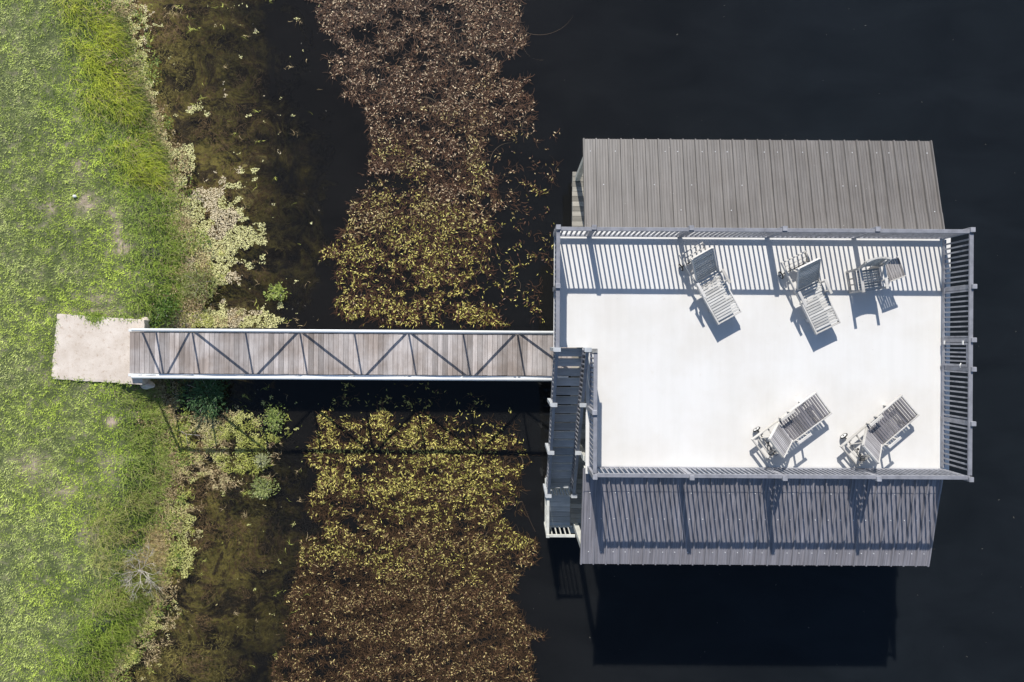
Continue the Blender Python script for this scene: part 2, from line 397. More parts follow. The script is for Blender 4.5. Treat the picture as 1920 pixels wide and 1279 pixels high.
# the two roof slopes
RX0,RX1=1.715,10.37
def roof_sheet(mb,ya,za,yb,zb,pitch=.3065):
    """ribbed sheet between row a (top) and row b (eave)"""
    prof=[]; x=RX0
    k=0
    while x<RX1-.02:
        prof += [(x,.0),(x+.014,.046),(x+.038,.046),(x+.052,.0)]
        for q in (.115,.185,.25):
            prof += [(x+q-.012,.0),(x+q-.006,.010),(x+q+.006,.010),(x+q+.012,.0)]
        x+=pitch; k+=1
    prof=[p for p in prof if p[0]<RX1]+[(RX1,.0)]
    d=Vector((0,yb-ya,zb-za)).normalized(); nrm=Vector((0,-d.z,d.y)); 
    if nrm.z<0: nrm=-nrm
    vs=[]
    for (y,z) in ((ya,za),(yb,zb)):
        for (px,h) in prof:
            p=Vector(L(px,y,z))+nrm*h; vs.append(p)
    n=len(prof)
    for (y,z) in ((ya,za),(yb,zb)):
        for (px,h) in prof:
            p=Vector(L(px,y,z))+nrm*(h-.006); vs.append(p)
    fs=[(i,i+1,i+1+n,i+n) for i in range(n-1)]
    fs+=[(2*n+i+n,2*n+i+1+n,2*n+i+1,2*n+i) for i in range(n-1)]
    fs+=[(i,i+1,2*n+i+1,2*n+i)[::-1] for i in range(n-1)]
    fs+=[(n+i,n+i+1,3*n+i+1,3*n+i) for i in range(n-1)]
    fs+=[(0,n,3*n,2*n),(n-1,2*n-1,4*n-1,3*n-1)[::-1]]
    if yb>ya: fs=[f[::-1] for f in fs]
    mb.add(vs,fs,.6); return nrm
EYU=at(1092,260.5,3.20)[1]; EYL=at(1088,1057,3.20)[1]
for name,yr,ye,ys_ in (('up',DY1-.12,EYU,at(1300,396,3.7)[1]),('low',DY0+.12,EYL,at(1300,923,3.7)[1])):
    zr,ze=3.76,3.20
    zf=lambda y:zr+(ze-zr)*(y-yr)/(ye-yr)
    mb=MB(); nrm=roof_sheet(mb,ys_+(-.08 if ye>yr else .08),zf(ys_+(-.08 if ye>yr else .08)),ye,ze)
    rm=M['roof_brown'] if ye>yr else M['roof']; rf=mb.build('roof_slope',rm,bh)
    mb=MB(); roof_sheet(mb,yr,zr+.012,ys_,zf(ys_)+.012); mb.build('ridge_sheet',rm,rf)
    mb=MB()
    rows=[ys_+.04*(1 if ye>yr else -1)] + [yr+(ye-yr)*q for q in (.52,.87)]
    for ri,yy in enumerate(rows):
        x=RX0+.19
        while x<RX1:
            jx=x+random.uniform(-.012,.012); z=zf(yy)+(.006)
            if not (ye>yr and random.random()<.75) and not(ri==0 and random.random()<.6):
                mb.tube([Vector(L(jx,yy,z-.004)),Vector(L(jx,yy,z+.008))],.012,6,random.random())
            x+=.3065
    tag(mb.build('roof_screws',M['screw'],rf),kind='stuff')
    # boards closing the gable ends and the eave
    mb=MB()
    for xx in (RX0+.06,RX1-.06):
        mb.beam(L(xx,yr,zr-.10),L(xx,ye-(.05 if ye>yr else -.05),ze-.10),.04,.14)
    mb.beam(L(RX0+.09,ye-(.06 if ye>yr else -.06),ze-.10),L(RX1-.09,ye-(.06 if ye>yr else -.06),ze-.10),.04,.14)
    mb.build('barge_board',M['column'],rf)
# lower deck
mb=MB(); y=-5.42
while y<4.80:
    e=random.uniform(-.006,.006)
    lbox(mb,1.68+e,10.1+e,y+.003,y+.137,ZW-.036,ZW+random.uniform(-.002,.002),bev=.003); y+=.14
ld=mb.build('lower_deck',M['lower'],bh)
mb=MB(); 
for y0 in (-5.40,4.77): mb.beam(L(1.70,y0,ZW-.16),L(10.08,y0,ZW-.16),.05,.24)
for x0 in (1.72,10.06): mb.beam(L(x0,-5.37,ZW-.16),L(x0,4.74,ZW-.16),.05,.24)
mb.build('rim_joist',M['column'],ld)
cx=(1.82,4.55,7.3,9.96); cy=(4.60,2.35,-2.85,-5.16)
for x in cx:
    for y in cy:
        mb=MB(); top=2.95 if abs(y)>4 else 3.43
        mb.box(x-.065-BX,x+.065-BX,y-.065-BY,y+.065-BY,ZW,top,bev=.008); mb.build('column',M['column'],bh)
        mb=MB(); mb.tube([L(x,y,-1.4),L(x,y,ZW-.04)],.11,12); mb.build('pile',M['dark_timber'],bh,smooth=True)
for y in cy:
    mb=MB(); mb.beam(L(1.78,y,(3.02 if abs(y)>4 else 3.5)),L(10.2,y,(3.02 if abs(y)>4 else 3.5)),.14,.14); mb.build('beam',M['column'],bh)
# knee braces for the overhang on the walkway side
for y in (2.35,.15):
    mb=MB(); mb.beam(L(1.76,y,2.9),L(1.08,y,3.60),.08,.08); mb.build('knee_brace',M['column'],bh)
    mb=MB(); mb.box(1.76-BX,1.88-BX,y+.07-BY,y+.19-BY,ZW,3.6); mb.build('column',M['column'],bh)

# --- railings round the roof deck
def railing(p,q,posts,parent,h0=.10,h1=1.06,out=(0,0),z0=ZD,z0b=None,pm='rail_side',sp=.1143,skip=None,postdrop=.0,rm='rail',postup=.05):
    """p,q: ends in plan; posts: list of fractions; out: direction posts stand proud of the rail"""
    z0b=z0 if z0b is None else z0b
    P=Vector((p[0],p[1],z0)); Q=Vector((q[0],q[1],z0b)); D=Q-P; Lh=math.hypot(D.x,D.y)
    mb=MB(); off=Vector((out[0],out[1],0))*.0
    up=Vector((0,0,1))
    mb.beam(L(*(P+up*h0)),L(*(Q+up*h0)),.04,.085,tint=.8)
    n=int(Lh/sp)
    for i in range(1,n+1):
        t=i/(n+1)
        if any(abs(t-f)*Lh<.06 for f in posts): continue
        if skip and skip[0]<t<skip[1]: continue
        c=P+D*t
        mb.beam(L(c.x,c.y,c.z+h0+.03),L(c.x,c.y,c.z+h1-.04),.034,.034,up=(D.x/Lh,D.y/Lh,0),tint=random.random())
    r=mb.build('railing',M[pm],parent) if not parent.get('sub') else mb.build('balusters',M[pm],parent)
    mb=MB(); mb.beam(L(*(P+up*(h1-.02))),L(*(Q+up*(h1-.02))),.088,.042,tint=.8,bev=.005); 
    tr=mb.build('top_rail',M[rm],r if not parent.get('sub') else parent)
    for f in posts:
        c=P+D*f+Vector((out[0],out[1],0))*.092
        mb=MB(); mb.beam(L(c.x,c.y,c.z-postdrop),L(c.x,c.y,c.z+h1+postup),.105,.105,up=(D.x/Lh,D.y/Lh,0),tint=random.random(),bev=.006)
        mb.build('post',M[pm],r if not parent.get('sub') else parent)
    return r
YT=2.50; YB=-2.97; XLr=1.013; XRr=10.19; XI=1.86
def fr_x(px,py,a,b): return (at(px,py,ZR)[0]-a)/(b-a)
railing((XLr,YT),(XRr,YT),[0.0]+[fr_x(p,430,XLr,XRr) for p in (1114,1296,1471,1645)]+[1.0],bh,out=(0,.35))
railing((XI,YB),(XRr,YB),[0.0]+[fr_x(p,895,XI,XRr) for p in (1297,1471,1647)]+[1.0],bh,out=(0,-.35))
def fr_y(py,a,b): return (at(1822,py,ZR)[1]-a)/(b-a)
g0,g1=fr_y(641,YT,YB),fr_y(690,YT,YB)
rr=railing((XRr,YT-.05),(XRr,YB+.05),[fr_y(p,YT,YB) for p in (535,637,693,797)],bh,out=(.45,0),skip=(g0,g1))
railing((XLr,YT-.05),(XLr,NY),[fr_y(539,YT,NY)],bh,out=(-.0,0))
railing((XI,NY-.02),(XI,YB+.05),[(at(1120,775,ZR)[1]-NY)/(YB-NY)],bh,out=(-.2,0))
# gate in the right-hand railing
ya,yb=at(1822,645,ZR)[1],at(1822,686,ZR)[1]
mb=MB()
for yy in (ya,yb): mb.beam(L(XRr,yy,ZD+.06),L(XRr,yy,ZR-.06),.07,.05,up=(0,1,0),tint=.6)
for zz in (ZD+.12,ZR-.10): mb.beam(L(XRr,ya-.02,zz),L(XRr,yb+.02,zz),.036,.08,tint=.8)
for k in range(1,5):
    yy=ya+(yb-ya)*k/5; mb.beam(L(XRr,yy,ZD+.16),L(XRr,yy,ZR-.14),.034,.034,up=(0,1,0))
gt=mb.build('gate',M['rail_side'],bh)
for (yy,zz) in ((ya+.03,ZD+.2),(ya+.03,ZR-.2)):
    mb=MB(); mb.box(XRr-.06-BX,XRr-.045-BX,yy-.045-BY,yy+.045-BY,zz-.02,zz+.02); mb.build('hinge',M['white'],gt)
mb=MB(); mb.tube([L(XRr-.07,yb-.05,ZR-.26),L(XRr-.09,yb+.0,ZR-.24),L(XRr-.06,yb+.05,ZR-.25)],.012,6); mb.build('latch',M['white'],gt)

# --- staircase
sc=MB(); SX0,SX1=1.06,1.70; ns=15; ry=.2475; rz=(ZD-ZW)/(ns+1)
ytop=NY-.02; yend=ytop-ns*ry
for xx in (SX0-.03,SX1+.03): sc.beam(L(xx,ytop-.02,ZD-.17),L(xx,yend-.1,ZW-.02),.045,.28,tint=.7)
st=sc.build('staircase',M['timber'],bh)
for i in range(1,ns+1):
    z=ZD-rz*i; y1=ytop-ry*(i-1); mb=MB()
    w=ry-.048 if i not in (2,3) else ry-.055
    lbox(mb,SX0+random.uniform(-.004,.004),SX1,y1-w,y1,z-.04,z,bev=.004); mb.build('tread',M['tread'],st)
mb=MB(); y=-5.24
while y<yend-.1:
    lbox(mb,.98,1.672,y+.003,y+.137,ZW-.036,ZW+random.uniform(-.002,.002),bev=.003); y+=.14
mb.build('landing',M['tread'],st)
mb=MB(); mb.beam(L(.99,-5.22,ZW-.16),L(.99,yend-.05,ZW-.16),.05,.22); mb.beam(L(1.03,-5.25,ZW-.16),L(1.66,-5.25,ZW-.16),.05,.22); mb.build('landing_rim',M['column'],st)
for x,y in ((1.08,-5.1),(1.08,-4.0)):
    mb=MB(); mb.tube([L(x,y,-1.2),L(x,y,ZW-.05)],.08,10); mb.build('pile',M['dark_timber'],st,smooth=True)
def stair_rail(x,name='handrail',post_m='timber'):
    hr=MB(); p=Vector((x,ytop-.02,ZD)); q=Vector((x,-4.12,ZW+.0)); D=q-p
    hr.beam(L(x,p.y,ZR-.02),L(x,q.y,ZW+1.04),.075,.045,tint=.8,bev=.004)
    h=hr.build(name,M['rail'],st)
    mb=MB(); mb.beam(L(x,p.y,ZD+.10),L(x,q.y,ZW+.14),.036,.07)
    n=34
    for i in range(1,n):
        c=p+D*(i/n); mb.beam(L(x,c.y,c.z+.14),L(x,c.y,c.z+1.0),.032,.032,up=(0,1,0),tint=random.random())
    mb.build('stair_balusters',M['rail_side'],st)
    for t in (0,.335,.665,1.0):
        c=p+D*t; mb=MB(); sgn=-1 if x<1.3 else 1
        mb.beam(L(x+sgn*.05,c.y,c.z-.25),L(x+sgn*.05,c.y,c.z+1.10),.085,.085,up=(0,1,0),tint=.9,bev=.005); mb.build('stair_post',M['post_grey'],st)
        mb=MB(); mb.box(x-.075-BX,x+.075-BX,c.y-.05-BY,c.y+.045-BY,c.z+1.103,c.z+1.13,.8); mb.build('post_cap',M['post_grey'],st)
stair_rail(1.005); stair_rail(1.68)
# short rail between stair head and the deck rail, landing rails, foot gate
mb=MB(); mb.beam(L(1.68,NY-.06,ZR-.0),L(1.90,NY-.06,ZR-.0),.09,.05); mb.build('link_rail',M['timber'],st)
for (a_,b_) in (((.99,-4.16),(.99,-5.20)),((.99,-5.20),(1.72,-5.20))):
    mb=MB(); A_=Vector((*a_,ZW)); D_=Vector((*b_,ZW))-A_
    mb.beam(L(*(A_+Vector((0,0,1.04)))),L(*(A_+D_+Vector((0,0,1.04)))),.075,.045,tint=.9,bev=.004)
    mb.beam(L(*(A_+Vector((0,0,.12)))),L(*(A_+D_+Vector((0,0,.12)))),.036,.07,tint=.9)
    k=int(D_.length/.105)
    for i in range(1,k):
        c=A_+D_*(i/k); mb.beam(L(c.x,c.y,c.z+.15),L(c.x,c.y,c.z+1.02),.032,.032,up=(0,1,0),tint=.9)
    mb.build('landing_rail',M['column'],st)
mb=MB(); mb.beam(L(.99,-5.20,ZW-.2),L(.99,-5.20,ZW+1.10),.088,.088,tint=.95,bev=.005); mb.build('landing_post',M['column'],st)
mb=MB(); yg=-4.14
for zz in (ZW+.15,ZW+.98): mb.beam(L(1.05,yg,zz),L(1.62,yg,zz),.035,.06)
for k in range(7): mb.beam(L(1.08+k*.085,yg,ZW+.18),L(1.08+k*.085,yg,ZW+.95),.03,.03,up=(0,1,0))
mb.build('foot_gate',M['column'],st)

# ------------------------------------------------ sun loungers
LL,LW=1.87,.60; HX=.74
def make_lounger(slat,back_slat,ang=46):
    r=empty('sun_lounger'); F=M['teak_frame']
    for s in (-1,1):
        mb=MB(); mb.box(0,LL,s*LW/2-.016,s*LW/2+.016,.245,.335,bev=.005); mb.build('side_rail',F,r)
        mb=MB(); mb.beam((1.52,s*(LW/2-.045),0.0),(1.52,s*(LW/2-.045),.25),.05,.07,up=(1,0,0)); mb.build('leg',F,r)
        mb=MB(); mb.beam((.28,s*(LW/2-.045),.095),(.28,s*(LW/2-.045),.25),.045,.06,up=(1,0,0)); mb.build('leg',F,r)
        mb=MB(); mb.box(HX+.03,HX+.40,s*(LW/2+.028)-.032,s*(LW/2+.028)+.032,.515,.54,bev=.006)
        arm=mb.build('armrest',F,r)
        mb=MB(); mb.beam((HX+.08,s*(LW/2+.03),.30),(HX+.08,s*(LW/2+.03),.514),.03,.05); mb.beam((HX+.32,s*(LW/2+.03),.30),(HX+.32,s*(LW/2+.03),.514),.03,.05); mb.build('arm_support',F,arm)
        n=20; mb=MB(); vs=[];fs=[]; yc=s*(LW/2+.065)
        mb.tube([(.28+.082*math.cos(2*math.pi*k/n),yc,.098+.082*math.sin(2*math.pi*k/n)) for k in range(n)],.016,8,closed=True)
        w=mb.build('wheel',M['black'],r,smooth=True)
        mb=MB(); mb.tube([(.28,yc-.010,.098),(.28,yc+.010,.098)],.070,20); mb.build('hub',M['white'],w)
        mb=MB(); mb.tube([(.28,yc-.022,.098),(.28,yc+.022,.098)],.018,10); mb.build('hub_cap',M['black'],w)
    mb=MB(); mb.tube([(.28,-LW/2-.06,.098),(.28,LW/2+.06,.098)],.012,8); mb.build('axle',M['black'],r)
    for x in (.02,LL-.02):
        mb=MB(); mb.box(x-.016,x+.016,-LW/2+.018,LW/2-.018,.25,.33,bev=.004); mb.build('end_rail',F,r)
    mb=MB(); x=HX+.02
    while x<LL-.07:
        mb.box(x,x+.047,-LW/2+.02,LW/2-.02,.312,.334+random.uniform(-.001,.001),random.random()**.7,bev=.003); x+=.0655
    mb.build('seat',slat,r)
    a=R(ang); bx=lambda d,z:(HX-math.cos(a)*d+math.sin(a)*z, .335+math.sin(a)*d+math.cos(a)*z)
    T=Matrix(((-math.cos(a),0,math.sin(a),HX),(0,1,0,0),(math.sin(a),0,math.cos(a),.325),(0,0,0,1)))
    mb=MB(); d=.03
    while d<.72:
        mb.box(d,d+.044,-LW/2+.055,LW/2-.055,.004,.024,random.random()**.7,T,.002); d+=.0655
    bk=mb.build('backrest',back_slat,r)
    for s in (-1,1):
        mb=MB(); mb.box(0,.76,s*(LW/2-.038)-.015,s*(LW/2-.038)+.015,-.03,.03,None,T,.004); mb.build('back_stile',F,bk)
    mb=MB(); mb.box(.742,.775,-LW/2+.055,LW/2-.055,-.02,.025,None,T,.003); mb.build('back_rail',F,bk)
    mb=MB()
    e=T@Vector((.5,0,-.03))
    for s in (-1,1): mb.beam((e.x,s*.18,e.z),(.22,s*.18,.26),.025,.035)
    mb.beam((.22,-.2,.26),(.22,.2,.26),.03,.03); mb.build('back_prop',F,r)
    mb=MB(); mb.box(.45,.48,-LW/2+.018,LW/2-.018,.25,.28); mb.box(.12,.15,-LW/2+.018,LW/2-.018,.25,.28); mb.build('cross_bar',F,r)
    return r
protoA=make_lounger(M['slat_pale'],M['slat_pale']); protoB=make_lounger(M['slat_grey'],M['slat_mid'])
def place(o,h,f):
    zt=ZD+.33; a=Vector(at(*h,zt)); b_=Vector(at(*f,zt)); d=(b_-a); mid=(a+b_)/2; d.normalize()
    p=mid-d*LL/2; o.location=(p.x,p.y,ZD+.002); o.rotation_euler=(0,0,math.atan2(d.y,d.x))
GL='sun loungers on the roof deck'
c2=make_lounger(M['slat_pale'],M['slat_pale'],50); c4=make_lounger(M['slat_grey'],M['slat_mid'],49)
place(protoA,(1295.6,465),(1370,597.5)); tag(protoA,'bleached wooden sun lounger by the ribbed roof, nearer the left end of the deck','sun lounger',GL)
place(c2,(1488,481),(1554,616.5)); tag(c2,'bleached wooden sun lounger next to the armchair, back raised','sun lounger',GL)
place(protoB,(1425.6,844),(1545,755.5)); tag(protoB,'grey slatted sun lounger by the lower railing, nearer the stairs','sun lounger',GL)
place(c4,(1593.5,857),(1707.7,759.5)); tag(c4,'grey slatted sun lounger by the lower railing, nearer the gated right corner','sun lounger',GL)
# elastic cords hanging from the raised backs of the two grey loungers
for src,lab in ((protoB,'tangled black cord under the grey lounger nearer the stairs'),(c4,'tangled black cord under the grey lounger nearer the right corner')):
    mb=MB(); pts=[]
    for k in range(46):
        t=k/45; pts.append((.20+.07*math.sin(t*9)+.03*math.sin(t*31),-.10+.15*math.sin(t*5.3+1)+.03*math.cos(t*23),.36+.04*math.sin(t*17)))
    mb.tube(pts,.008,6); c=mb.build('cord',M['cord'],None,smooth=True); c.location=src.location; c.rotation_euler=src.rotation_euler
    tag(c,lab,'cord','cords under the grey loungers')

# ------------------------------------------------ armchair
fx,fy=at(1642,543.5,ZD+.65); rz_=R(9)
ch=empty('armchair',(fx+math.sin(rz_)*-.27,fy+math.cos(rz_)*.27,ZD+.002),rz_)
tag(ch,'slatted wooden armchair with curved top rail on the white deck by the railing','armchair')
F=M['teak_frame']; W2=.275
mb=MB()
for k in range(8): mb.box(-W2+.03,W2-.03,-.25+k*.06,-.25+k*.06+.05,.405,.425,bev=.003)
mb.build('seat',M['slat_pale'],ch)
def brail(y,z,hw,bow,r,w,n=10):
    return [(-hw+2*hw*i/n, y+bow*(1-((2*i/n)-1)**2), z) for i in range(n+1)]
for s in (-1,1):
    mb=MB(); mb.beam((s*W2,-.25,.0),(s*W2,-.25,.63),.045,.045,up=(0,1,0)); mb.build('leg',F,ch)
    mb=MB(); mb.beam((s*W2,.24,.0),(s*W2,.27,.66),.045,.045,up=(0,1,0)); mb.beam((s*W2,.27,.66),(s*W2*.97,.36,.93),.045,.045,up=(0,1,0)); mb.build('leg',F,ch)
    mb=MB(); mb.box(s*W2-.035,s*W2+.035,-.29,.27,.63,.655,bev=.006); mb.build('armrest',F,ch)
    mb=MB(); mb.box(s*W2-.02,s*W2+.02,-.22,.21,.03,.07,bev=.004); mb.box(s*W2-.018,s*W2+.018,-.22,.23,.34,.40,bev=.004)
    for k in range(2): mb.box(s*W2-.012,s*W2+.012,-.09+k*.14,-.06+k*.14,.07,.34)
    mb.build('side_frame',F,ch)
mb=MB(); P=brail(.37,.90,W2,.06,0,0)
for a_,b_ in zip(P,P[1:]): mb.beam(a_,b_,.04,.12,tint=.5)
bk=mb.build('backrest',M['slat_pale'],ch)
mb=MB()
for k in range(11):
    x=-W2+.05+k*(2*W2-.1)/10; bow=.06*(1-(x/W2)**2)
    mb.beam((x,.26+bow*.6,.43),(x,.365+bow,.85),.042,.016,up=(0,1,0))
mb.build('back_slats',M['slat_pale'],bk)
mb=MB(); mb.box(-W2+.03,W2-.03,-.27,-.245,.33,.40); mb.build('apron',F,ch)

# ------------------------------------------------ side table
tx,ty=at(1677,505,ZD+.55)
tb=empty('side_table',(tx,ty,ZD+.002),R(21)); tag(tb,'small grey slatted folding side table beside the armchair','side table')
mb=MB()
for k in range(7): mb.box(-.19+k*.0555,-.19+k*.0555+.046,-.215,.215,.53,.548,random.random(),bev=.003)
mb.build('table_top',wood('table_slats',(.24,.23,.23),(.50,.48,.47),(60,3,60)),tb)
mb=MB()
for y in (-.23,.23): mb.box(-.2,.2,y-.014,y+.014,.505,.55,bev=.004)
mb.build('table_frame',F,tb)
for s in (-1,1):
    mb=MB(); mb.beam((-.17,s*.19,0),(.17,s*.19,.505),.022,.035); mb.build('leg',F,tb)
    mb=MB(); mb.beam((.17,s*.165,0),(-.17,s*.165,.505),.022,.035); mb.build('leg',F,tb)
mb=MB(); mb.box(-.165,-.14,-.18,.18,.015,.04); mb.box(.14,.165,-.155,.155,.015,.04); mb.build('stretcher',F,tb)

# ------------------------------------------------ vegetation generators
def inpoly(px,py,poly):
    ins=np.zeros(len(px),bool); n=len(poly)
    for i in range(n):
        x1,y1=poly[i]; x2,y2=poly[(i+1)%n]
        c=((y1>py)!=(y2>py)) & (px < (x2-x1)*(py-y1)/((y2-y1) if y2!=y1 else 1e-9)+x1); ins^=c
    return ins
def leaf_geo(P,hd,Ln,Wd,tilt,roll=0.0,belly=.42):
    n=len(P); ct,st_=np.cos(tilt),np.sin(tilt)
    d=np.c_[np.cos(hd)*ct,np.sin(hd)*ct,st_]; s=np.c_[-np.sin(hd),np.cos(hd),np.zeros(n)]
    if not np.isscalar(roll): s=s*np.cos(roll)[:,None]; s[:,2]=np.sin(roll)
    L_=Ln[:,None]; w=Wd[:,None]/2
    V=np.stack([P,P+d*L_*belly+s*w,P+d*L_,P+d*L_*belly-s*w],1).reshape(-1,3)
    F=np.arange(4*n).reshape(n,4); return V,F
def leaves(name,P,hd,Ln,Wd,tilt,cols,mat,roll=0.0,parent=None):
    V,F=leaf_geo(P,hd,Ln,Wd,tilt,roll); return np_mesh(name,V,F,np.repeat(cols,4,0),mat,parent)
def ribbons(P,hd,Ln,Wd,e0,droop,cols,nseg=3,curl=0.0,taper=True):
    """curved blades; returns V,F,cols"""
    n=len(P); pts=[P]; h=hd.copy(); e=e0.copy()
    for k in range(nseg):
        st_=Ln/nseg
        pts.append(pts[-1]+np.c_[np.cos(h)*np.cos(e),np.sin(h)*np.cos(e),np.sin(e)]*st_[:,None]); e=e-droop; h=h+curl
    V=[];
    for k,p in enumerate(pts):
        w=Wd*(1-.85*k/nseg if taper else 1.0)/2
        s=np.c_[-np.sin(hd),np.cos(hd),np.zeros(n)]*w[:,None]
        V+= [p+s,p-s]
    V=np.stack(V,1); m=2*(nseg+1); base=(np.arange(n)*m)[:,None]
    F=np.concatenate([np.c_[base+2*k,base+2*k+1,base+2*k+3,base+2*k+2] for k in range(nseg)],0)
    return V.reshape(-1,3),F,np.repeat(cols,m,0)
def merge(parts):
    V=[];F=[];C=[];o=0
    for v,f,c in parts: V.append(v);F.append(f+o);C.append(c);o+=len(v)
    return np.concatenate(V),np.concatenate(F),np.concatenate(C)
def lerp(a,b,t): return np.array(a)[None]*(1-t)[:,None]+np.array(b)[None]*t[:,None]
def shore_px(py): return np.interp(py,[a for a,_ in SH],[b for _,b in SH])
pad=[(100,594),(275,605),(270,716),(90,704)]

# ---- lawn
n=230000
X=rng.uniform(-15.6,-8.2,n); Y=rng.uniform(-10.6,10.6,n); t=shoreX(Y)-X; k=(t>.15)
X,Y,t=X[k],Y[k],t[k]; Z=landz(X,Y)
px=960+X*FOC/(CAMZ-Z); py=639.5-Y*FOC/(CAMZ-Z)
dens=fbm(X*1.6,Y*1.6,5); bare=(fbm(X*.9+20,Y*.9+4,4))
soilp=soil_patch(px,py)
k=(~inpoly(px,py,pad))&(rng.random(len(X))<np.clip(fbm(X*9.5,Y*12.5,4)*3.2-.5,.18,1))&(rng.random(len(X))<np.clip(1.2-soilp*1.6-.9*sstep((bare-.60)/.1)*.5,0.12,1))
X,Y,Z,t,px,py,dens,bare=[a[k] for a in (X,Y,Z,t,px,py,dens,bare)]; n=len(X)
r1=rng.random(n); cl10=fbm(X*9.5,Y*12.5,4)
green=lerp((.12,.20,.012),(.76,.92,.14),np.clip(cl10*1.5-.3+(dens-.5)*1.0+(r1-.5)*.45,0,1))
dry=lerp((.14,.18,.05),(.95,.96,.50),np.clip(r1*.6+cl10*1.4-.45,0,1))
dryf=np.clip(sstep((fbm(X*1.3+3,Y*1.1+8,5)-.42)/.25)*.45+.35*sstep((-12.2-X)/2.5)+(rng.random(n)-.6)*.5,0,.8)*.75
cols=green*(1-dryf[:,None])+dry*dryf[:,None]
lush=sstep((1.9-t)/1.2)*.6; cols=cols*(1-lush[:,None])+lerp((.13,.24,.015),(.58,.76,.09),r1)*lush[:,None]
P=np.c_[X,Y,Z-.005]
fr=1100; e=rng.integers(0,3,fr); u_=rng.random(fr); pc=[(107,588),(271,600),(266,722),(95,710)]; ed_=[(0,1),(2,3),(3,0)]
fx_=np.array([pc[ed_[a][0]][0]*(1-b)+pc[ed_[a][1]][0]*b for a,b in zip(e,u_)])+rng.normal(0,3.0,fr); fy_=np.array([pc[ed_[a][0]][1]*(1-b)+pc[ed_[a][1]][1]*b for a,b in zip(e,u_)])+rng.normal(0,3.0,fr)
kf=fbm(fx_/9,fy_/9,3)>.50; fx_,fy_=fx_[kf],fy_[kf]
ex=rng.normal(0,1,(500,2)); fx_=np.r_[fx_,178+ex[:,0]*9]; fy_=np.r_[fy_,596+ex[:,1]*6]
GX,GY=at_np(fx_,fy_,.66); mm=len(GX); P=np.r_[P,np.c_[GX,GY,np.full(mm,.655)]]; n=len(P)
cols=np.r_[cols,lerp((.10,.18,.02),(.5,.62,.12),rng.random(mm))]; dens=np.r_[dens,np.full(mm,.6)]; cl10=np.r_[cl10,np.full(mm,.6)]
tag(leaves('lawn_grass',P,rng.uniform(0,2*np.pi,n),rng.uniform(.035,.09,n)*(.5+1.2*cl10),rng.uniform(.010,.019,n),rng.uniform(.0,.75,n),cols,M['grass']),'short patchy green lawn covering the bank on the left','grass',kind='stuff')

# ---- long bank grass leaning over the water
parts=[]
def bank(n,ylo,yhi,tlo,thi,llo,lhi,c1,c2,hd0,spread,seed):
    global parts
    r=np.random.default_rng(seed); py=r.uniform(ylo,yhi,n); Yg=(639.5-py)*CAMZ*.975/FOC
    t=tlo+(thi-tlo)*r.beta(1.25,1.9,n); X=shoreX(Yg)-t; Z=landz(X,Yg)
    cl=fbm(X*2.3+5,Yg*2.3,3); k=(r.random(n)<np.clip(cl*2.4-.55,.05,1)*np.clip(1.1-(t-tlo)/(thi-tlo)*.8,0,1)); 
    pxx=960+X*FOC/(CAMZ-Z); k&=~inpoly(pxx,py,[(95,580),(300,590),(300,730),(90,718)])
    X,Yg,Z,cl=X[k],Yg[k],Z[k],cl[k]; m=len(X); q=r.random(m)
    cols=lerp(c1,c2,np.clip(q*.7+cl*.5-.1,0,1)); dr=r.random(m)<.16; cols[dr]=lerp((.30,.25,.13),(.42,.36,.22),r.random(dr.sum()))
    hd=hd0+r.normal(0,spread,m)+(fbm(X*1.5,Yg*1.5+7,2)-.5)*1.8
    parts.append(ribbons(np.c_[X,Yg,Z],hd,r.uniform(llo,lhi,m),r.uniform(.008,.016,m),r.uniform(.5,1.2,m),np.full(m,.42),cols,3))
bank(9000,-10,350,.05,1.75,.2,.52,(.16,.26,.02),(.80,.84,.11),-.5,.7,1)
bank(3500,-10,300,-.1,.5,.2,.5,(.06,.11,.02),(.18,.24,.05),-.5,.8,11)  # dark blades: shade of the tall grass at the waterline put into the colour
bank(6000,200,600,.0,1.7,.14,.40,(.10,.19,.025),(.48,.60,.11),-.4,.9,2)
bank(5500,735,1010,.0,1.2,.16,.42,(.13,.22,.035),(.58,.68,.17),.1,.9,3)
bank(4500,930,1150,.1,2.0,.18,.45,(.26,.32,.07),(.62,.56,.22),.2,1.0,4)
bank(7000,1000,1135,-.25,.95,.10,.30,(.34,.25,.11),(.82,.66,.34),.2,1.5,14)
bank(6000,1080,1290,.0,1.7,.16,.45,(.12,.22,.025),(.58,.70,.12),.2,.9,5)
bank(9000,-10,1290,-.25,.45,.10,.32,(.22,.17,.08),(.88,.74,.44),-.1,1.4,6)
V,F_,Cc=merge(parts); tag(np_mesh('bank_grass',V,F_,Cc,M['grass']),'long green and straw coloured grass leaning over the water edge','bank grass',kind='stuff')

